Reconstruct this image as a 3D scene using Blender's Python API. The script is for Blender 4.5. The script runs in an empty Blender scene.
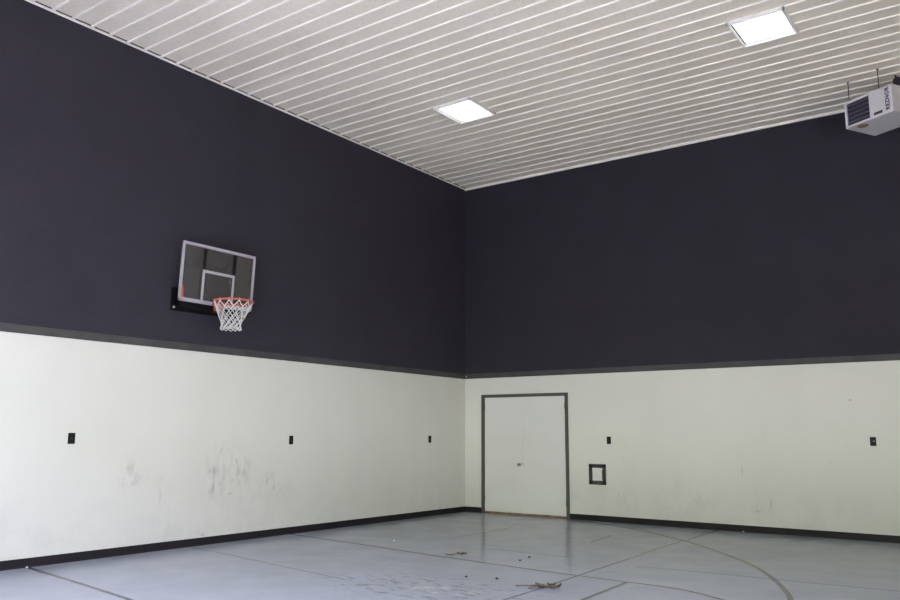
import bpy, bmesh, math, random
from mathutils import Vector, Matrix
random.seed(7)
COL = bpy.context.scene.collection

# ------------------------------------------------------------------ dimensions (metres)
RX, RY = 13.6, -14.2          # room runs x 0..RX, y 0..RY
PAN = 6.341                   # ceiling sheet
RIB = 6.327                   # underside of ribs
BAND0, BAND1 = 2.504, 2.598   # gray band between white and dark
DX0, DX1, DZ = 0.445, 2.165, 2.137   # door opening

# ------------------------------------------------------------------ node helpers
class NT:
    def __init__(s, name):
        s.m = bpy.data.materials.new(name); s.m.use_nodes = True
        s.t = s.m.node_tree; s.b = s.t.nodes['Principled BSDF']; s.geo = None
    def n(s, kind, **kw):
        nd = s.t.nodes.new(kind)
        for k, v in kw.items(): setattr(nd, k, v)
        return nd
    def link(s, a, b): s.t.links.new(a, b)
    def put(s, sock, v):
        if hasattr(v, 'is_output') or isinstance(v, bpy.types.NodeSocket): s.link(v, sock)
        else: sock.default_value = v
    def math(s, op, a, b=0.0, clamp=False):
        nd = s.n('ShaderNodeMath', operation=op, use_clamp=clamp)
        s.put(nd.inputs[0], a); s.put(nd.inputs[1], b); return nd.outputs[0]
    def pos(s):
        if s.geo is None: s.geo = s.n('ShaderNodeNewGeometry')
        return s.geo.outputs['Position']
    def xyz(s):
        nd = s.n('ShaderNodeSeparateXYZ'); s.link(s.pos(), nd.inputs[0]); return nd.outputs
    def noise(s, scale, detail=3.0, rough=.5, vec=(1, 1, 1), off=(0, 0, 0)):
        mp = s.n('ShaderNodeMapping'); mp.inputs['Scale'].default_value = vec; mp.inputs['Location'].default_value = off
        s.link(s.pos(), mp.inputs[0])
        nd = s.n('ShaderNodeTexNoise'); nd.inputs['Scale'].default_value = scale
        nd.inputs['Detail'].default_value = detail; nd.inputs['Roughness'].default_value = rough
        s.link(mp.outputs[0], nd.inputs['Vector']); return nd.outputs[0]
    def ramp(s, f, a, b, c0=0.0, c1=1.0):
        nd = s.n('ShaderNodeMapRange'); nd.interpolation_type = 'SMOOTHSTEP'
        s.put(nd.inputs[0], f)
        for i, v in enumerate((a, b, c0, c1)): nd.inputs[i+1].default_value = v
        return nd.outputs[0]
    def mix(s, f, a, b):
        nd = s.n('ShaderNodeMix', data_type='RGBA')
        s.put(nd.inputs[0], f)
        for sock, v in ((nd.inputs[6], a), (nd.inputs[7], b)):
            if isinstance(v, tuple): sock.default_value = (*v, 1)
            else: s.link(v, sock)
        return nd.outputs[2]
    def bump(s, h, strength=.2, dist=.01):
        nd = s.n('ShaderNodeBump'); nd.inputs['Strength'].default_value = strength
        nd.inputs['Distance'].default_value = dist; s.link(h, nd.inputs['Height'])
        s.link(nd.outputs[0], s.b.inputs['Normal'])
    def blob(s, c, r):
        """soft ellipsoidal mask around a place in the room"""
        p = s.xyz(); acc = None
        for i in range(3):
            if r[i] is None: continue
            d = s.math('DIVIDE', s.math('SUBTRACT', p[i], c[i]), r[i])
            q = s.math('MULTIPLY', d, d); acc = q if acc is None else s.math('ADD', acc, q)
        return s.ramp(acc, 1.0, 0.0)

def mat(name, col, rough=.5, metal=0.0, var=0.06, scale=6.0, spec=.5, bump=0.0):
    n = NT(name)
    lo = tuple(c*(1-var) for c in col); hi = tuple(min(1, c*(1+var)) for c in col)
    f = n.noise(scale)
    n.link(n.mix(n.ramp(f, .3, .7), lo, hi), n.b.inputs['Base Color'])
    n.b.inputs['Roughness'].default_value = rough; n.b.inputs['Metallic'].default_value = metal
    n.b.inputs['Specular IOR Level'].default_value = spec
    if bump: n.bump(n.noise(scale*12), bump)
    return n.m

# white painted lower wall: faint vertical unevenness and ball scuffs
def white_wall(name, axis, scuffs, strokes, base=(.63, .626, .562)):
    n = NT(name)
    big = n.noise(.7, 4)
    streak = n.noise(2.2, 4, .6, (1, 1, .12))
    c = n.mix(n.ramp(big, .3, .7), tuple(v*.965 for v in base), base)
    c = n.mix(n.math('MULTIPLY', n.ramp(streak, .35, .75), .10), c, (.52, .52, .48))
    # a little grime low down
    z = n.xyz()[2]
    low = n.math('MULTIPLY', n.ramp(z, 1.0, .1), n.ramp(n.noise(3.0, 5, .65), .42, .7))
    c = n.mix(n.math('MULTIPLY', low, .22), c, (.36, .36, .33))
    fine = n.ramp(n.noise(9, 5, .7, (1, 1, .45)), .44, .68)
    c = n.mix(n.ramp(z, 1.9, -.3, 0, .35), c, tuple(v*.62 for v in base))  # base colour darkens toward the floor, painting in the light falloff
    for (h, zz, rh, rz, k) in scuffs:
        h = h+.06*axis; cen = (h, h, zz); r = [None, None, rz]; r[axis] = rh
        m = n.math('MULTIPLY', n.blob(cen, r), fine)
        c = n.mix(n.math('MULTIPLY', m, k*.48), c, (.24, .23, .215))
    for (h, zz, rh, rz, k) in strokes:
        h = h+.06*axis; cen = (h, h, zz); r = [None, None, rz]; r[axis] = rh
        c = n.mix(n.math('MULTIPLY', n.blob(cen, r), k*.6), c, (.12, .12, .115))
    n.link(c, n.b.inputs['Base Color'])
    n.b.inputs['Roughness'].default_value = .6
    n.b.inputs['Specular IOR Level'].default_value = .3
    n.bump(n.noise(16, 4), .08, .01)
    return n.m

M = {}
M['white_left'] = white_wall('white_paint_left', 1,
    [(-7.17, .94, .20, .30, .55), (-6.9, .86, .22, .16, .35), (-6.69, .68, .12, .3, .3),
     (-5.72, .98, .55, .42, .55), (-5.93, .86, .10, .30, .6), (-5.45, .92, .25, .25, .45),
     (-5.94, .70, .10, .18, .55), (-4.85, .72, .45, .25, .45), (-5.6, .6, .7, .35, .25), (-6.4, .35, .6, .3, .2)],
    [(-5.55, 1.06, .02, .05, .5), (-5.92, .93, .035, .10, .45), (-7.16, .99, .06, .09, .28), (-7.10, .83, .07, .05, .25),
     (-5.93, .74, .02, .08, .45), (-5.41, .90, .05, .09, .35), (-4.99, .76, .012, .07, .6), (-4.86, .67, .03, .03, .4),
     (-5.64, .63, .05, .03, .4), (-6.05, .13, .04, .03, .5), (-6.72, .66, .03, .12, .22)])
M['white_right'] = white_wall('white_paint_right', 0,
    [(5.6, .42, .12, .2, .4), (5.40, .33, .14, .06, .5), (4.6, .45, .4, .3, .3), (4.1, .5, .5, .5, .22),
     (3.3, .8, .25, .7, .25), (6.5, .5, .1, .3, .3), (3.2, .35, .3, .2, .35)],
    [(5.197, .907, .008, .10, .8), (6.786, 1.961, .020, .022, .85), (6.459, 1.073, .014, .014, .7),
     (6.675, 1.305, .010, .010, .5), (5.60, .42, .03, .09, .30), (5.40, .32, .06, .025, .35), (3.14, .42, .02, .12, .2),
     (5.54, 1.43, .03, .1, .06)])
def dark_wall(name, k=1.0):
    n = NT(name)
    f = n.noise(1.3, 5, .6); g = n.noise(26, 4, .7)
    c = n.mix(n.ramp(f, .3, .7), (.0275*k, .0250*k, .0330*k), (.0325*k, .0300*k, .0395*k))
    c = n.mix(n.math('MULTIPLY', n.ramp(g, .45, .75), .35), c, (.048*k, .045*k, .058*k))
    n.link(c, n.b.inputs['Base Color']); n.b.inputs['Roughness'].default_value = .8
    n.b.inputs['Specular IOR Level'].default_value = .25
    n.bump(g, .35, .01); return n.m
M['dark'] = dark_wall('charcoal_wall_paint', .96); M['dark_shaded'] = dark_wall('charcoal_wall_paint_shaded', .75)  # right wall's copy of the paint darkened to stand in for dimmer light
M['band'] = mat('gray_band_paint', (.062, .060, .060), .7, var=.12, scale=3, spec=.2)
M['rubber'] = mat('black_cove_base', (.012, .010, .012), .6, var=.2, scale=4, spec=.2)
M['frame'] = mat('dark_gray_frame_paint', (.058, .060, .050), .5, var=.1)
M['leaf'] = mat('door_leaf_paint', (.60, .60, .56), .5, var=.025, scale=1.2)
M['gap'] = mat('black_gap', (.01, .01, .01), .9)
M['oak'] = mat('worn_oak', (.20, .125, .06), .6, var=.35, scale=14)
M['steel'] = mat('brushed_steel', (.35, .34, .32), .35, 1.0)
M['plate'] = mat('black_plastic', (.009, .009, .009), .6, spec=.15)
M['plate_gray'] = mat('dark_gray_plastic', (.020, .023, .022), .7, spec=.15)
M['pale'] = mat('pale_plastic', (.35, .36, .36), .5)
M['lens_frame'] = mat('light_frame_white', (.8, .8, .78), .4)
M['liner'] = None
n = NT('ceiling_liner_steel')
dots = n.n('ShaderNodeTexVoronoi'); dots.inputs['Scale'].default_value = 9.0; n.link(n.pos(), dots.inputs['Vector'])
c = n.mix(n.ramp(n.noise(.9, 4), .3, .7), (.80, .738, .585), (.86, .80, .64))
c = n.mix(n.math('MULTIPLY', n.ramp(n.noise(22, 4, .7), .48, .72), .22), c, (.34, .325, .31))
n.link(c, n.b.inputs['Base Color']); n.b.inputs['Roughness'].default_value = .45; n.b.inputs['Specular IOR Level'].default_value = .3
M['liner'] = n.m
M['liner_rib'] = mat('ceiling_rib_steel', (.90, .85, .74), .45, var=.03)
# floor
n = NT('blue_gray_floor_paint')
f = n.noise(.55, 5, .6); g = n.noise(3.2, 6, .7)
c = n.mix(n.ramp(f, .3, .7), (.305, .340, .395), (.335, .371, .428))
c = n.mix(n.math('MULTIPLY', n.ramp(g, .5, .75), .12), c, (.26, .28, .31))
# worn, dirty patch in front of the free-throw lane and scratch marks across it
wear = n.blob((4.2, -6.6, 0), (1.5, .75, None))
chips = n.ramp(n.noise(5.5, 6, .72, (1, 2.2, 1)), .54, .60)
c = n.mix(n.math('MULTIPLY', n.math('MULTIPLY', wear, chips), .75), c, (.13, .125, .12))
pale = n.ramp(n.noise(4.0, 5, .7, (1, 1.6, 1), (3, 1, 0)), .52, .62)
c = n.mix(n.math('MULTIPLY', n.math('MULTIPLY', n.blob((4.28, -6.60, 0), (.55, .35, None)), pale), .8), c, (.52, .49, .42))
scr = n.ramp(n.noise(2.4, 3, .5, (.6, 9, 1)), .665, .70)
c = n.mix(n.math('MULTIPLY', n.math('MULTIPLY', n.blob((3.6, -5.0, 0), (3.2, 3.6, None)), scr), .45), c, (.12, .12, .12))
n.link(c, n.b.inputs['Base Color'])
n.link(n.ramp(n.noise(2.0, 4), .3, .7, .20, .27), n.b.inputs['Roughness'])
n.b.inputs['Specular IOR Level'].default_value = .35
n.bump(n.noise(1.2, 2), .03, .01)
M['floor'] = n.m
def worn_line(name, col, lo, hi):
    n = NT(name)
    w = n.ramp(n.noise(7, 5, .7), lo, hi)
    n.link(n.mix(w, col, (.20, .222, .265)), n.b.inputs['Base Color']); n.b.inputs['Roughness'].default_value = .24; n.b.inputs['Specular IOR Level'].default_value = .35
    return n.m
M['line'] = worn_line('worn_dark_line_paint', (.090, .100, .118), .55, .85)
M['joint'] = worn_line('floor_joint_filler', (.145, .16, .185), .5, .75)
# backboard
M['border'] = mat('pale_border_paint', (.365, .352, .385), .4, var=.04)
M['orange'] = mat('orange_rim_paint', (.50, .082, .035), .4)
M['orange_trim'] = mat('orange_red_trim', (.30, .03, .025), .5)
M['black'] = mat('black_steel', (.004, .004, .005), .6, spec=.15)
M['net'] = mat('white_nylon_cord', (.62, .60, .57), .8)
n = NT('smoked_acrylic')
n.b.inputs['Base Color'].default_value = (.42, .41, .40, 1); n.b.inputs['Roughness'].default_value = .08
n.b.inputs['IOR'].default_value = 1.15
tr = n.n('ShaderNodeBsdfTransparent'); tr.inputs[0].default_value = (.86, .85, .84, 1)
haze = n.n('ShaderNodeBsdfDiffuse'); haze.inputs[0].default_value = (.30, .28, .26, 1)
gl = n.n('ShaderNodeBsdfGlossy'); gl.inputs['Roughness'].default_value = .12; gl.inputs[0].default_value = (.8, .8, .8, 1)
m1 = n.n('ShaderNodeMixShader'); m1.inputs[0].default_value = .16
n.link(tr.outputs[0], m1.inputs[1]); n.link(haze.outputs[0], m1.inputs[2])
fr = n.n('ShaderNodeFresnel'); fr.inputs[0].default_value = 1.35
m2 = n.n('ShaderNodeMixShader'); n.link(fr.outputs[0], m2.inputs[0]); n.link(m1.outputs[0], m2.inputs[1]); n.link(gl.outputs[0], m2.inputs[2])
n.link(m2.outputs[0], n.t.nodes['Material Output'].inputs[0]); M['acrylic'] = n.m
# heater
M['heater'] = mat('heater_white_enamel', (.60, .575, .565), .4, var=.03)
M['heater_dark'] = mat('heater_dark_recess', (.022, .018, .032), .6)
M['louver'] = mat('heater_louver', (.16, .155, .20), .35, .3)
M['ink'] = mat('dark_purple_ink', (.035, .015, .06), .5)
M['tan'] = mat('tan_cap', (.24, .17, .07), .5, var=.2, scale=20)
M['leafbrown'] = mat('dried_leaf', (.085, .062, .035), .8, var=.4, scale=30)
M['speck'] = mat('dark_debris', (.03, .028, .02), .8, var=.3, scale=40)
M['chip'] = mat('white_chip', (.7, .7, .68), .7)
M['door_green'] = mat('overhead_door_panel', (.55, .55, .53), .5)
n = NT('light_diffuser')
em = n.n('ShaderNodeEmission'); em.inputs[1].default_value = 2.5
n.link(n.mix(n.ramp(n.noise(2), .3, .7), (1, .985, .96), (1, 1, .99)), em.inputs[0])
n.link(em.outputs[0], n.t.nodes['Material Output'].inputs[0]); M['diffuser'] = n.m

# ------------------------------------------------------------------ mesh helpers
def bx(bm, x0, y0, z0, x1, y1, z1, mi=0, bevel=0.0):
    x0, x1 = sorted((x0, x1)); y0, y1 = sorted((y0, y1)); z0, z1 = sorted((z0, z1))
    b2 = bmesh.new(); bmesh.ops.create_cube(b2, size=1)
    for v in b2.verts:
        v.co = Vector((x0 if v.co.x < 0 else x1, y0 if v.co.y < 0 else y1, z0 if v.co.z < 0 else z1))
    if bevel: bmesh.ops.bevel(b2, geom=b2.edges[:], offset=bevel, segments=2, affect='EDGES')
    merge(bm, b2, mi)
def merge(bm, b2, mi=0):
    vs = {v: bm.verts.new(v.co) for v in b2.verts}
    for f in b2.faces:
        try:
            nf = bm.faces.new([vs[v] for v in f.verts]); nf.material_index = mi if mi else f.material_index; nf.smooth = f.smooth
        except ValueError: pass
    b2.free()
def tube(bm, pts, r, seg=8, closed=False, caps=True):
    pts = [Vector(p) for p in pts]; n = len(pts); rings = []
    prev = None
    for i, p in enumerate(pts):
        if closed: t = pts[(i+1) % n]-pts[i-1]
        else: t = pts[min(i+1, n-1)]-pts[max(i-1, 0)]
        t.normalize()
        if prev is None:
            a = t.orthogonal().normalized()
        else:
            a = (prev-t*prev.dot(t)).normalized()
        prev = a; b = t.cross(a)
        rr = r[i] if isinstance(r, (list, tuple)) else r
        rings.append([bm.verts.new(p+(a*math.cos(k*math.tau/seg)+b*math.sin(k*math.tau/seg))*rr) for k in range(seg)])
    for i in range(n if closed else n-1):
        A, B = rings[i], rings[(i+1) % n]
        sh = 0
        if closed and i == n-1:
            sh = min(range(seg), key=lambda s: (A[0].co-B[s].co).length)
        for k in range(seg):
            f = bm.faces.new([A[k], A[(k+1) % seg], B[(k+1+sh) % seg], B[(k+sh) % seg]]); f.smooth = True
    if not closed and caps:
        bm.faces.new(rings[0][::-1]); bm.faces.new(rings[-1])
def lathe(bm, prof, origin, axis='z', seg=24):
    """prof: list of (radius, height) along axis"""
    rings = []
    for r, h in prof:
        ring = []
        for k in range(seg):
            a = k*math.tau/seg; u, v = r*math.cos(a), r*math.sin(a)
            c = {'z': (u, v, h), 'y': (u, h, v), 'x': (h, u, v)}[axis]
            ring.append(bm.verts.new(Vector(origin)+Vector(c)))
        rings.append(ring)
    for A, B in zip(rings, rings[1:]):
        for k in range(seg):
            f = bm.faces.new([A[k], A[(k+1) % seg], B[(k+1) % seg], B[k]]); f.smooth = True
    bm.faces.new(rings[0][::-1]); bm.faces.new(rings[-1])
def obj(name, bm, mats, parent=None):
    bmesh.ops.recalc_face_normals(bm, faces=bm.faces[:])
    me = bpy.data.meshes.new(name); bm.to_mesh(me); bm.free()
    for m in (mats if isinstance(mats, list) else [mats]): me.materials.append(m)
    o = bpy.data.objects.new(name, me); COL.objects.link(o)
    if parent: o.parent = parent
    return o
def empty(name, loc, rz=0):
    o = bpy.data.objects.new(name, None); o.empty_display_size = .1; COL.objects.link(o)
    o.location = loc; o.rotation_euler = (0, 0, rz); return o
def tag(o, label=None, cat=None, group=None, kind=None):
    for k, v in (('label', label), ('category', cat), ('group', group), ('kind', kind)):
        if v: o[k] = v
    return o
def struct(o, label, cat): return tag(o, label, cat, kind='structure')
B = bmesh.new

# ------------------------------------------------------------------ room shell
T = .2
bm = B()
bx(bm, -T, RY-T, -.2, RX+T, T, 0)                         # slab; strips of line paint lie on it
def strip(pts, w, mi, z=.0012):
    P = [Vector((x, y, z)) for x, y in pts]; L = []
    for i, p in enumerate(P):
        t = (P[min(i+1, len(P)-1)]-P[max(i-1, 0)]).normalized(); s = Vector((-t.y, t.x, 0))*w/2
        L.append((bm.verts.new(p-s), bm.verts.new(p+s)))
    for a, b in zip(L, L[1:]):
        f = bm.faces.new([a[0], a[1], b[1], b[0]]); f.material_index = mi
def smooth(pts, k=8):
    out = []
    for i in range(len(pts)-1):
        p0, p1, p2, p3 = pts[max(i-1, 0)], pts[i], pts[i+1], pts[min(i+2, len(pts)-1)]
        for s in range(k):
            t = s/k
            out.append(tuple(.5*((2*p1[a])+(-p0[a]+p2[a])*t+(2*p0[a]-5*p1[a]+4*p2[a]-p3[a])*t*t+(-p0[a]+3*p1[a]-3*p2[a]+p3[a])*t**3) for a in (0, 1)))
    out.append(pts[-1]); return out
arc = [(2.3, -.10), (2.78, -.24), (3.40, -.53), (4.25, -1.14), (4.826, -1.612), (5.452, -2.284), (5.973, -2.924), (6.227, -3.292), (6.492, -3.752),
       (6.765, -4.319), (7.034, -5.041), (7.17, -5.8), (7.20, -6.6), (7.12, -7.4), (6.93, -8.2), (6.6, -9.0), (6.15, -9.7), (5.6, -10.4), (4.9, -11.1), (4.0, -11.7), (3.0, -12.2)]
strip(smooth(arc), .052, 1)
strip([(.01, -4.468), (1.546, -4.66), (3.019, -4.88), (4.351, -5.03), (5.545, -5.11)], .042, 1)
strip([(.01, -8.253), (1.343, -8.422), (2.43, -8.578), (5.9, -9.03)], .05, 1)
ft = [(5.545, -5.11), (5.831, -5.126), (6.139, -5.19), (6.549, -5.413), (6.95, -5.75), (7.23, -6.2), (7.40, -6.8), (7.40, -7.4), (7.22, -8.0), (6.85, -8.55), (6.35, -8.9), (5.9, -9.03)]
strip(smooth(ft), .046, 1, .0016)
strip([(5.517, -5.12), (5.56, -6.13), (5.73, -7.6), (5.9, -9.03)], .046, 1, .0018)
strip([(4.80, -.05), (4.835, -1.7), (4.84, -2.6), (4.91, -3.9), (4.95, -5.0), (5.0, -6.0), (5.1, -13.5)], .030, 2, .0009)
strip([(5.2, -4.13), (5.97, -4.06), (6.57, -4.05), (7.74, -3.99), (13, -3.8)], .022, 2, .0009)
strip([(.1, -6.24), (.889, -6.307), (2.067, -6.53), (3.19, -6.705)], .016, 2, .0009)
strip([(2.14, -3.45), (2.10, -1.69)], .018, 2, .0009)
strip([(3.0, -3.976), (4.3, -3.98)], .014, 2, .0009)
strip([(3.864, -2.549), (3.775, -1.67)], .022, 1, .0009)
fl = obj('floor', bm, [M['floor'], M['line'], M['joint']])
struct(fl, 'blue-gray painted concrete court floor with worn dark court lines', 'floor')

# walls: white below the band, dark above
def wallmesh(name, boxes, mats, label):
    bm = B()
    for b in boxes: bx(bm, *b)
    struct(obj(name, bm, mats), label, 'wall')
MID = (BAND0+BAND1)/2
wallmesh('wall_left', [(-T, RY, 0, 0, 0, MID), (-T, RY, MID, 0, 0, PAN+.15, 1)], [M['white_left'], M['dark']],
         'left wall, scuffed white paint below and charcoal above, behind the hoop')
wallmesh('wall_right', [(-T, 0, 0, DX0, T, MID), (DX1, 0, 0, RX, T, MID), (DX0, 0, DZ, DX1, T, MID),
                        (DX0, .12, 0, DX1, T, DZ), (-T, 0, MID, RX, T, PAN+.15, 1)], [M['white_right'], M['dark_shaded']],
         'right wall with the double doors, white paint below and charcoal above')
# open overhead doorways: wall, from, to, head height, then radiance and colour of what is seen outside (sunlit apron, tree line, sky)
OPENINGS = [('rear', 2.5, 4.0, 3.1, dict(apron=(3.2, (1, .97, .80)))),
            ('rear', 4.25, 7.6, 3.1, dict(sky=(71, (1.0, .96, 1.38)), trees=(18.5, (.98, 1.04, .88)))),
            ('side', -13.6, -9.8, 3.1, dict(apron=(3, (1, .92, .5)))),
            ('side', -9.4, -5.6, 3.1, dict(trees=(18.5, (.97, 1.01, 1.04))))]
def pierced(name, axis, lo, hi, label):
    """wall with its doorways left open; axis 0 runs along x, axis 1 along y"""
    holes = sorted((o[1], o[2], o[3]) for o in OPENINGS if o[0] == name.split('_')[1])
    W_ = []
    def add(a, b, z0, z1):
        for za, zb, mi in ((z0, min(z1, MID), 0), (max(z0, MID), z1, 1)):
            if zb-za > .01: W_.append((a, RY-T, za, b, RY, zb, mi) if axis == 0 else (RX, a, za, RX+T, b, zb, mi))
    c = lo
    for h0, h1, hz_ in holes:
        add(c, h0, 0, PAN+.15); add(h0, h1, hz_, PAN+.15); c = h1
    add(c, hi, 0, PAN+.15)
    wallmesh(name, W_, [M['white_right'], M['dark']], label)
pierced('wall_side', 1, RY-T, 0, 'side wall beyond the right edge, white below and charcoal above')
pierced('wall_rear', 0, -T, RX, 'rear wall behind the camera, white below and charcoal above')

# ribbed liner ceiling
bm = B()
PER = .2432; prof = []
y = .15; k0 = 0
k = -1
ys = []
yy = -.026
segs = [(.1, PAN)]
while yy > RY:
    segs += [(yy+.017, PAN), (yy+.011, RIB), (yy-.011, RIB), (yy-.017, PAN)]
    yy -= PER
segs.append((RY-.1, PAN))
A = [bm.verts.new((0, a, z)) for a, z in segs]; C_ = [bm.verts.new((RX, a, z)) for a, z in segs]
for i in range(len(segs)-1):
    f = bm.faces.new([A[i], A[i+1], C_[i+1], C_[i]])
    f.material_index = 0 if (segs[i][1] == PAN and segs[i+1][1] == PAN) else 1
bx(bm, -T, RY-T, PAN+.06, RX+T, T, PAN+.2)
ce = obj('ceiling', bm, [M['liner'], M['liner_rib']])
struct(ce, 'off-white ribbed steel liner ceiling', 'ceiling')
# edge trims of the ceiling
bm = B(); bx(bm, 0, RY, 6.325, .030, 0, 6.329); bx(bm, 0, RY, 6.314, .003, 0, 6.329)
t1 = struct(obj('trim_1', bm, M['liner_rib']), 'thin pale metal edge trim where ribbed ceiling meets left wall', 'trim')
bm = B(); yy = -.026                                     # dark strips painting in the shaded gaps between the ribs
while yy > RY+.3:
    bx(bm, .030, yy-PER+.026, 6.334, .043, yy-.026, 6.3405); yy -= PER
obj('gap_shade_strip', bm, M['gap'], t1)
bm = B(); bx(bm, 0, -.03, 6.305, RX, 0, PAN)
struct(obj('trim_2', bm, M['liner_rib']), 'pale metal edge trim where ribbed ceiling meets right wall', 'trim')
# gray bands
def band_x(name, x0, x1, label):
    bm = B(); bx(bm, x0, -.022, BAND0, x1, 0, BAND1, bevel=.003); return struct(obj(name, bm, M['band']), label, 'trim')
bm = B(); bx(bm, 0, RY, BAND0, .022, 0, BAND1, bevel=.003)
struct(obj('trim_3', bm, M['band']), 'gray horizontal band dividing white and charcoal on left wall', 'trim')
t4 = band_x('trim_4', .022, RX, 'gray horizontal band dividing white and charcoal on right wall')
bm = B(); lathe(bm, [(.011, 0), (.010, -.006), (.005, -.009)], (.045, -.022, 2.553), 'y', 12); obj('bolt_head', bm, M['chip'], t4)
# baseboards
bm = B(); bx(bm, 0, RY, 0, .009, 0, .097); bx(bm, .009, RY, 0, .016, 0, .014)
struct(obj('baseboard_left', bm, M['rubber']), 'black cove baseboard along left wall', 'baseboard')
bm = B()
for a, b in ((.009, DX0-.06), (DX1+.062, RX)):
    bx(bm, a, -.009, 0, b, 0, .097); bx(bm, a, -.016, 0, b, -.009, .014)
struct(obj('baseboard_right', bm, M['rubber']), 'black cove baseboard along right wall, broken by the doors', 'baseboard')

# ------------------------------------------------------------------ double door
d = empty('door_1', ((DX0+DX1)/2, 0, 0)); struct(d, 'pair of flush off-white doors in dark gray frame', 'door')
ox = (DX0+DX1)/2
def L(bm): 
    for v in bm.verts: v.co.x -= ox
    return bm
bm = B()
bx(bm, DX0-.060, -.016, 0, DX0+.002, .05, DZ+.052, bevel=.003)
bx(bm, DX1-.002, -.016, 0, DX1+.062, .05, DZ+.052, bevel=.003)
bx(bm, DX0-.060, -.0165, DZ-.002, DX1+.062, .05, DZ+.052, bevel=.003)
obj('door_frame', L(bm), M['frame'], d)
bm = B(); bx(bm, DX0, .07, 0, DX1, .118, DZ); obj('backing', L(bm), M['gap'], d)
bm = B(); bx(bm, DX0+.002, -.012, .001, DX1-.002, .07, .034, bevel=.006); obj('threshold', L(bm), M['oak'], d)
MEET = 1.283
leaves = []
for a, b in ((DX0+.006, MEET-.004), (MEET+.004, DX1-.006)):
    bm = B(); bx(bm, a, .006, .040, b, .050, DZ-.006, bevel=.002)
    leaves.append(obj('door_leaf', L(bm), M['leaf'], d))
bm = B(); bx(bm, MEET-.018, .001, .045, MEET+.018, .006, DZ-.008, bevel=.001); obj('astragal', L(bm), M['leaf'], leaves[1])
for z in (.22, 1.90):
    for lf, x in ((leaves[0], DX0+.006), (leaves[1], DX1-.006)):
        bm = B(); lathe(bm, [(.009, z), (.009, z+.10)], (x, .000, 0), 'z', 10); obj('hinge', L(bm), M['frame'], lf)
bm = B()
lathe(bm, [(.030, .005), (.030, -.002), (.012, -.004), (.012, -.028), (.024, -.032), (.027, -.045), (.022, -.056), (.008, -.060)], (1.214, 0, .905), 'y', 24)
obj('door_knob', L(bm), M['steel'], leaves[0])
bm = B(); bx(bm, MEET-.006, -.002, .885, MEET+.010, .002, .945, bevel=.001); obj('strike_plate', L(bm), M['steel'], leaves[1])

# ------------------------------------------------------------------ access hatch
h = empty('access_panel', (2.768, 0, .606)); tag(h, 'small wall hatch with gray frame, right of the double doors', 'access panel')
bm = B()
W0, W1, Z1 = -.158, .158, .345
for b in ((W0, 0, W0+.064, Z1), (W1-.064, 0, W1, Z1), (W0, 0, W1, .068), (W0, Z1-.064, W1, Z1)):
    bx(bm, b[0], -.018, b[1], b[2], 0, b[3], bevel=.002)
obj('panel_frame', bm, M['band'], h)
bm = B(); bx(bm, W0+.063, -.006, .067, W1-.063, 0, Z1-.063, bevel=.001); obj('panel_door', bm, M['leaf'], h)
bm = B(); bx(bm, W1-.074, -.011, .080, W1-.063, 0, .235, bevel=.001); obj('wood_strip', bm, M['oak'], h)
bm = B(); lathe(bm, [(.008, 0), (.008, -.016), (.005, -.019)], (W1-.084, 0, .215), 'y', 12); obj('latch', bm, M['steel'], h)

# ------------------------------------------------------------------ wall plates
def plate(wall, pos, zc, label, toggle=False, mm='plate', w=.079, hh=.125):
    loc = (0, pos, zc) if wall == 'L' else (pos, 0, zc)
    o = empty('outlet_plate', loc, math.pi/2 if wall == 'L' else 0)
    tag(o, label, 'wall plate', 'dark wall plates above the white walls\' midline')
    bm = B(); bx(bm, -w/2, -.007, -hh/2, w/2, 0, hh/2, bevel=.002); obj('cover_plate', bm, M[mm], o)
    for s in (-1, 1):
        bm = B(); bx(bm, -.017, -.010, s*.030-.014, .017, -.006, s*.030+.014, bevel=.002); obj('socket_face', bm, M['plate'], o)
    bm = B(); lathe(bm, [(.004, -.006), (.004, -.009), (.001, -.0095)], (0, 0, 0), 'y', 8); obj('screw', bm, M['steel'], o)
    if toggle:
        bm = B(); bx(bm, .004, -.016, -.004, .022, -.009, .012, bevel=.002); obj('toggle', bm, M['pale'], o)
plate('L', -7.875, 1.368, 'black wall plate on left wall, nearest the left edge, below and left of hoop', w=.085)
plate('L', -4.50, 1.343, 'black wall plate midway along left wall, right of the hoop')
plate('L', -1.12, 1.353, 'black wall plate on left wall closest to the room corner')
plate('R', 2.993, 1.356, 'black wall plate on right wall above the small framed hatch', w=.076)
plate('R', 7.043, 1.372, 'dark gray wall plate with pale switch, far right of right wall', True, 'plate_gray')

# ------------------------------------------------------------------ ceiling lights
def light(x0, x1, y0, y1, label):
    cx, cy = (x0+x1)/2, (y0+y1)/2; hx, hy = (x1-x0)/2, (y1-y0)/2
    o = empty('ceiling_light', (cx, cy, 6.288)); tag(o, label, 'ceiling light', 'square ceiling lights')
    bm = B(); t = .022
    for b in ((-hx, -hy, -hx+t, hy), (hx-t, -hy, hx, hy), (-hx, -hy, hx, -hy+t), (-hx, hy-t, hx, hy)):
        bx(bm, b[0], b[1], 0, b[2], b[3], .046, bevel=.002)
    obj('light_frame', bm, M['lens_frame'], o)
    bm = B(); bx(bm, -hx+.021, -hy+.021, .041, hx-.021, hy-.021, .0455); obj('gap_shade_plate', bm, M['frame'], o)  # dark plate added to draw the shaded gap round the diffuser
    bm = B(); bx(bm, -hx+.045, -hy+.045, .034, hx-.045, hy-.045, .0405); obj('diffuser', bm, M['diffuser'], o)
light(1.97, 2.635, -3.70, -2.985, 'square lit ceiling light nearer the corner, over the doors side')
light(6.375, 7.03, -3.70, -2.995, 'square lit ceiling light at upper right, nearer the unit heater')

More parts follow.
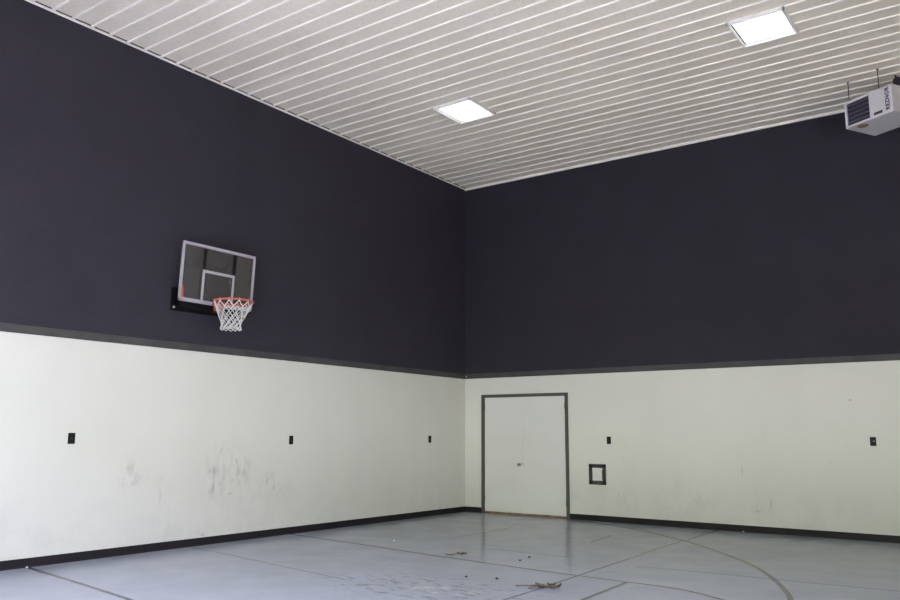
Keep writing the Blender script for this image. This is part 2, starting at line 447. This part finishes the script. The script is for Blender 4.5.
# ------------------------------------------------------------------ unit heater
hw, hd, hh = .715, .59, .379
ht = empty('unit_heater', (7.183, -1.10, 5.642), -.5)
tag(ht, 'white box unit heater with louvered front, hung from ceiling rods at right', 'heater')
bm = B()
fr0, fr1, fz0, fz1 = .028, .375, .030, .350
bx(bm, 0, .03, 0, hw, hd, hh)                       # body behind face
for b in ((0, 0, fr0, hh), (fr1, 0, hw, hh), (fr0, 0, fr1, fz0), (fr0, fz1, fr1, hh)):
    bx(bm, b[0], 0, b[1], b[2], .0305, b[3])
obj('casing', bm, M['heater'], ht)
bm = B(); bx(bm, fr0+.001, .024, fz0+.001, fr1-.001, .0299, fz1-.001); obj('grille_recess', bm, M['heater_dark'], ht)
for i in range(5):
    z = fz0+.030+i*.060
    bm = B()
    v = [bm.verts.new(p) for p in ((fr0+.004, .004, z), (fr1-.004, .004, z), (fr1-.004, .0235, z+.026), (fr0+.004, .0235, z+.026))]
    bm.faces.new(v); r = bmesh.ops.extrude_face_region(bm, geom=bm.faces[:])
    for q in r['geom']:
        if isinstance(q, bmesh.types.BMVert): q.co.z += .0045
    obj('louver', bm, M['louver'], ht)
bm = B(); bx(bm, .435, -.003, .036, .560, .001, .072, bevel=.001); obj('rating_plate', bm, M['heater_dark'], ht)
bm = B(); lathe(bm, [(.072, .001), (.070, -.006), (.045, -.009)], (.185, .10, 0), 'z', 28); obj('burner_cap', bm, M['tan'], ht)
# lettering up the right side of the face
cu = bpy.data.curves.new('lettering', 'FONT'); cu.body = 'REZNOR'; cu.size = .088; cu.extrude = .0012; cu.offset = .0036
cu.align_x = 'CENTER'; cu.align_y = 'CENTER'; cu.space_character = 1.14
to = bpy.data.objects.new('tmp_text', cu); COL.objects.link(to)
bpy.context.view_layer.update()
me = bpy.data.meshes.new_from_object(to.evaluated_get(bpy.context.evaluated_depsgraph_get()))
bpy.data.objects.remove(to)
xs = [v.co.x for v in me.vertices]; ysz = [v.co.y for v in me.vertices]
sx = .315/(max(xs)-min(xs)); cx = (max(xs)+min(xs))/2; cy = (max(ysz)+min(ysz))/2; sy = .060/(max(ysz)-min(ysz))
for v in me.vertices:
    a, b, c_ = (v.co.x-cx)*sx, (v.co.y-cy)*sy, v.co.z
    v.co = (-b+.640, -.001-c_, a+.205)            # reads upward
me.materials.clear(); me.materials.append(M['ink'])
lt = bpy.data.objects.new('lettering', me); COL.objects.link(lt); lt.parent = ht
for (u, v_) in ((.03, .07), (.495, .06), (.47, .46)):
    bm = B(); tube(bm, [(u, v_, hh-.002), (u, v_, 6.328-5.642)], .0052, 8)
    lathe(bm, [(.016, 6.318-5.642), (.016, 6.328-5.642)], (u, v_, 0), 'z', 10)
    lathe(bm, [(.014, hh), (.014, hh+.012)], (u, v_, 0), 'z', 6)
    obj('hanger_rod', bm, M['black'], ht)
bm = B(); fx, fy, L1 = -.4794, .8776, 1.045
tube(bm, [(.59, .31, hh-.005), (.59, .31, hh+.12), (.59+fx*.03, .31+fy*.03, hh+.165), (.59+fx*.08, .31+fy*.08, hh+.18), (.59+fx*L1, .31+fy*L1, hh+.18)], .055, 20); obj('flue_pipe', bm, M['heater_dark'], ht)

# ------------------------------------------------------------------ basketball hoop
YC = -6.12
hp = empty('basketball_hoop', (0, YC, 3.0))
tag(hp, 'wall-mounted basketball hoop with clear backboard, orange rim and white net', 'basketball hoop')
zo = 3.0
def HL(bm):
    for v in bm.verts: v.co.z -= zo
    return bm
# backboard leans out a little at the top: front face x = .185 + tilt*(z-3.115)
W, Z0, ZT = 1.20, 3.113, 3.893
TL = .05
def lean(bm):
    for v in bm.verts: v.co.x += TL*(v.co.z-Z0)
    return HL(bm)
bm = B(); bx(bm, .188, -W/2+.008, Z0+.008, .196, W/2-.008, ZT-.008); bb = obj('backboard', lean(bm), M['acrylic'], hp)
bm = B(); e = .037
for b in ((-W/2, Z0, -W/2+e, ZT), (W/2-e, Z0, W/2, ZT), (-W/2, Z0, W/2, Z0+.046), (-W/2, ZT-e, W/2, ZT)):
    bx(bm, .180, b[0], b[1], .204, b[2], b[3], bevel=.003)
obj('border', lean(bm), M['border'], bb)
bm = B(); q = .009; i0 = W/2-e
for b in ((-i0, Z0+e, -i0+q, ZT-e), (i0-q-.004, Z0+e, i0, ZT-e), (-i0, Z0+.046, i0, Z0+.046+q), (-i0, ZT-e-q-.003, i0, ZT-e)):
    bx(bm, .176, b[0], b[1], .187, b[2], b[3])
obj('inner_trim', lean(bm), M['orange_trim'], bb)
bm = B(); s0, s1, sz = -.262, .262, 3.565; w = .036
for b in ((s0, Z0+.04, s0+w, sz), (s1-w, Z0+.04, s1, sz), (s0, sz-w, s1, sz)):
    bx(bm, .1965, b[0], b[1], .2000, b[2], b[3])
obj('shooter_square', lean(bm), M['border'], bb)
# orange corner decal (lower left), a curved flame-like wedge
bm = B(); c0 = (-i0, Z0+.046)
outl = [(0, 0), (.05, 0), (.036, .03), (.034, .07), (.026, .12), (.010, .17), (0, .19)]
v = [bm.verts.new((.1966, c0[0]+a, c0[1]+b)) for a, b in outl]; bm.faces.new(v)
obj('corner_decal', lean(bm), M['orange'], bb)
# black uprights behind the board
for yv in (s0+w/2, s1-w/2):
    bm = B(); bx(bm, .145, yv-.027, Z0-.06, .178, yv+.027, ZT-.03, bevel=.003); obj('upright', lean(bm), M['black'], hp)
    bm = B(); bx(bm, .1962, yv-.026, sz-.004, .1985, yv+.026, ZT-e-.008); obj('black_strip', lean(bm), M['black'], bb)
# struts and arms to wall
for yv in (s0+w/2, s1-w/2):
    bm = B(); tube(bm, [(.17, yv, 3.78), (.012, yv, 3.66)], .016, 8); obj('strut', HL(bm), M['black'], hp)
    bm = B(); tube(bm, [(.155, yv, 3.12), (.012, yv, 3.06)], .018, 8); obj('strut', HL(bm), M['black'], hp)
# wall rails
for z0_, z1_, ww in ((3.005, 3.075, .575), (3.63, 3.69, .40)):
    bm = B(); bx(bm, 0, -ww, z0_, .030, ww, z1_, bevel=.003); obj('wall_rail', HL(bm), M['black'], hp)
bm = B(); bx(bm, .0, -.57, 3.075, .05, -.49, 3.30, bevel=.003); obj('side_bracket', HL(bm), M['black'], hp)
bm = B(); lathe(bm, [(.016, .030), (.015, .040), (.006, .045)], (0, -.54, 3.045), 'x', 12); obj('bolt_head', HL(bm), M['chip'], hp)
bm = B(); bx(bm, .12, -.56, 3.035, .178, .56, 3.108, bevel=.004); obj('lower_pad', HL(bm), M['black'], hp)
# rim
RR, RC, RZ = .248, .575, 3.135; RY0 = -.02
bm = B(); tube(bm, [(RC+RR*math.cos(a*math.tau/48), RY0+RR*math.sin(a*math.tau/48), RZ) for a in range(48)], .0125, 10, closed=True)
for s in (-1, 1):
    tube(bm, [(.24, s*.07, RZ-.012), (.30, s*.085, RZ-.006), (RC-RR*.86, s*RR*.5, RZ)], .010, 8)
tube(bm, [(.22, 0, RZ-.10), (.30, 0, RZ-.05), (RC-RR, 0, RZ-.004)], .010, 8)
rim = obj('rim', HL(bm), M['orange'], hp)
bm = B(); bx(bm, .2045, -.05, RZ-.095, .212, .07, RZ+.018, bevel=.002)
bx(bm, .212, -.085, RZ-.020, .27, .085, RZ+.002, bevel=.002)
obj('rim_bracket', HL(bm), M['orange'], rim)
# net: diamond mesh hung from twelve hooks
bm = B(); N = 12
prof = [(.248, -.014), (.222, -.085), (.182, -.150), (.152, -.208), (.136, -.262), (.128, -.312), (.130, -.348)]
def node(r, k):
    R_, dz = prof[r]; a = (k+(.5 if r % 2 else 0))*math.tau/N+.13
    dx = -.02*min(1, r/4)
    wob = .010*math.sin(k*2.3+r*1.7) if r > 0 else 0
    return Vector((RC+dx+(R_+wob)*math.cos(a), (R_+wob)*math.sin(a)-.02-.006*min(1, r/4), RZ+dz+.006*math.sin(k*3.1+r)*(r > 0)))
for r in range(len(prof)-1):
    for k in range(N):
        a = node(r, k)
        for kk in ((k, k-1) if r % 2 == 0 else (k, k+1)):
            b = node(r+1, kk % N); mid = (a+b)/2+Vector((0, 0, -.004))
            tube(bm, [a, mid, b], .0058 if r else .0072, 5, caps=False)
last = len(prof)-1
for k in range(N):                                   # bottom scallops
    a, b = node(last, k), node(last, (k+1) % N); tube(bm, [a, (a+b)/2+Vector((0, 0, -.026)), b], .0062, 5, caps=False)
for k in range(N):                                   # hanging loops round the rim
    a = node(0, k); tube(bm, [a+Vector((0, 0, .030)), a+Vector((0, 0, .012)), a], .009, 5)
obj('net', HL(bm), M['net'], hp)

# ------------------------------------------------------------------ debris on the floor
def leafclump(name, x, y, n, spread, size, label, cat, stem=None):
    o = bpy.data.objects.new(name, None); COL.objects.link(o); bpy.data.objects.remove(o)
    bm = B()
    for i in range(n):
        ax, ay = random.uniform(-1, 1)*spread[0], random.uniform(-1, 1)*spread[1]; an = random.uniform(0, math.tau)
        L_, W_ = size*random.uniform(.7, 1.2), size*random.uniform(.25, .45); up = random.uniform(.012, .035)
        ca, sa = math.cos(an), math.sin(an); rows = []
        for t in (-1, -.6, -.1, .4, .8, 1):
            w_ = W_*(1-t*t)**.5*(1 if t < .4 else .8)+.001
            row = []
            for s in (-1, 0, 1):
                px, py = t*L_/2, s*w_/2
                row.append(bm.verts.new((ax+px*ca-py*sa, ay+px*sa+py*ca, .004+up*(abs(s)*.6+t*t*.5))))
            rows.append(row)
        for A_, B_ in zip(rows, rows[1:]):
            for k in (0, 1): bm.faces.new([A_[k], A_[k+1], B_[k+1], B_[k]])
    for st in (stem or []):
        tube(bm, [(p[0], p[1], .008+.006*(j % 2)) for j, p in enumerate(st)], .005, 5)
    o = obj(name, bm, M['leafbrown']); o.location = (x, y, .0)
    tag(o, label, cat); return o
leafclump('dried_leaf_clump', 5.05, -5.84, 9, (.12, .09), .11, 'clump of dried brown leaves inside the free-throw lane', 'leaves',
          [[(-.30, -.14), (-.16, -.05), (0, 0)], [(-.22, .10), (-.10, .04), (.02, 0)], [(-.12, -.20), (-.15, -.10), (-.10, 0)]])
leafclump('leafy_twig', 3.15, -4.60, 3, (.03, .03), .08, 'dark dried twig with leaf beside the lane line', 'twig',
          [[(-.05, -.16), (-.04, -.05), (0, 0), (.04, .05)], [(-.16, -.12), (-.05, -.16)]])
def speck(x, y, r, label, name='debris_crumb', m='speck', cat='debris', z0=0.0):
    bm = B(); bmesh.ops.create_icosphere(bm, subdivisions=2, radius=r)
    for v in bm.verts:
        v.co *= 1+random.uniform(-.25, .25); v.co.z *= .55
    zmin = min(v.co.z for v in bm.verts)
    for v in bm.verts: v.co.z -= zmin
    o = obj(name, bm, M[m]); o.location = (x, y, z0); tag(o, label, cat)
speck(3.969, -4.594, .015, 'small dark crumb just above lane line, left of another crumb')
speck(3.939, -4.326, .018, 'small dark crumb farther from lane line, nearest the doors')
speck(4.403, -5.767, .016, 'dark crumb alone on floor left of the dried leaf clump')
speck(4.091, -5.863, .014, 'dull dark crumb on floor, leftmost inside the lane')
speck(1.696, -4.131, .013, 'tiny white chip on floor between left wall and lane line', 'paint_chip', 'chip', 'chip')
speck(.035, -8.27, .013, 'tiny white chip against left baseboard where lane line starts', 'paint_chip', 'chip', 'chip')
speck(5.18, -.035, .014, 'tiny pale chip at the foot of right wall baseboard', 'paint_chip', 'chip', 'chip')

# ------------------------------------------------------------------ outside ground seen through rear doorway
bm = B(); bx(bm, -12, RY-T-22, -.25, 36, RY-T, -.03); bx(bm, RX+T, RY-T, -.25, 36, 4, -.03)
n = NT('driveway'); n.link(n.mix(n.ramp(n.noise(.5, 5), .3, .7), (.42, .44, .36), (.52, .52, .46)), n.b.inputs['Base Color']); n.b.inputs['Roughness'].default_value = .9
struct(obj('ground', bm, n.m), 'concrete apron outside the rear doorway', 'ground')

# ------------------------------------------------------------------ light
def area(name, loc, aim, sx, sy, power, col, spread=math.pi):
    l = bpy.data.lights.new(name, 'AREA'); l.shape = 'RECTANGLE'; l.size = sx; l.size_y = sy; l.energy = power; l.color = col; l.spread = spread
    o = bpy.data.objects.new(name, l); COL.objects.link(o); o.location = loc
    o.rotation_euler = (Vector(aim)-Vector(loc)).to_track_quat('-Z', 'Y').to_euler(); return o
# daylight reaching in through each open doorway: sunlit apron (light going up), tree line (level) and open sky (going down)
def radiance(L, sx, sy): return math.pi*sx*sy*L*1.09
for wl_, o0, o1, hz_, LAMP in OPENINGS:
    m_ = (o0+o1)/2; k_ = (o1-o0)/3.6*4
    def P_(out, z): return Vector((m_, RY-out, z)) if wl_ == 'rear' else Vector((RX+out, m_, z))
    for nm_, key, loc, aim, sx, sy in (('sunlit_apron', 'apron', P_(9, .02), P_(9.001, 9), 14, 17), ('tree_line', 'trees', P_(20, 2.9), P_(0, 2.9), 26, 5.2),
                                       ('open_sky', 'sky', P_(12, 14), P_(0, 2), 24, 18)):
        if key not in LAMP: continue
        L_, c_ = LAMP[key]
        if key == 'apron':
            sx, sy = (14, 17) if wl_ == 'rear' else (17, 14)
            lo_ = bpy.data.lights.new(nm_, 'AREA'); lo_.shape = 'RECTANGLE'; lo_.size, lo_.size_y = sx, sy
            lo_.energy = radiance(L_, sx, sy); lo_.color = c_
            q = bpy.data.objects.new(nm_, lo_); COL.objects.link(q); q.location = loc; q.rotation_euler = (math.pi, 0, 0)
        else:
            area(nm_, loc, aim, sx, sy, radiance(L_, sx, sy), c_)
w = bpy.data.worlds.new('sky'); bpy.context.scene.world = w; w.use_nodes = True
sk = w.node_tree.nodes.new('ShaderNodeTexSky'); sk.sky_type = 'NISHITA'; sk.sun_elevation = math.radians(50); sk.sun_disc = False; sk.sun_rotation = math.radians(200)
w.node_tree.links.new(sk.outputs[0], w.node_tree.nodes['Background'].inputs[0]); w.node_tree.nodes['Background'].inputs[1].default_value = .15

# ------------------------------------------------------------------ camera
cam = bpy.data.cameras.new('camera'); cam.sensor_width = 36; cam.lens = 804.6/900*36; cam.clip_start = .05
co = bpy.data.objects.new('camera', cam); COL.objects.link(co); bpy.context.scene.camera = co
pit, yaw, rol = .1662, .6266, .0056
def ray(u, f, v):
    c, s = math.cos(rol), math.sin(rol); u, v = c*u-s*v, s*u+c*v
    c, s = math.cos(pit), math.sin(pit); a = (u, c*f-s*v, s*f+c*v)
    c, s = math.cos(yaw), math.sin(yaw); return Vector((c*a[0]-s*a[1], s*a[0]+c*a[1], a[2]))
r_, f_, u_ = ray(1, 0, 0), ray(0, 1, 0), ray(0, 0, 1)
mw = Matrix((r_, u_, -f_)).transposed().to_4x4(); mw.translation = (8.9631, -12.899, 1.43)
co.matrix_world = mw
sc = bpy.context.scene
sc.view_settings.view_transform = 'Standard'; sc.view_settings.look = 'None'
sc.view_settings.exposure = 0.0; sc.view_settings.gamma = 1.0
sc.cycles.max_bounces = 10; sc.cycles.diffuse_bounces = 6; sc.cycles.transparent_max_bounces = 12
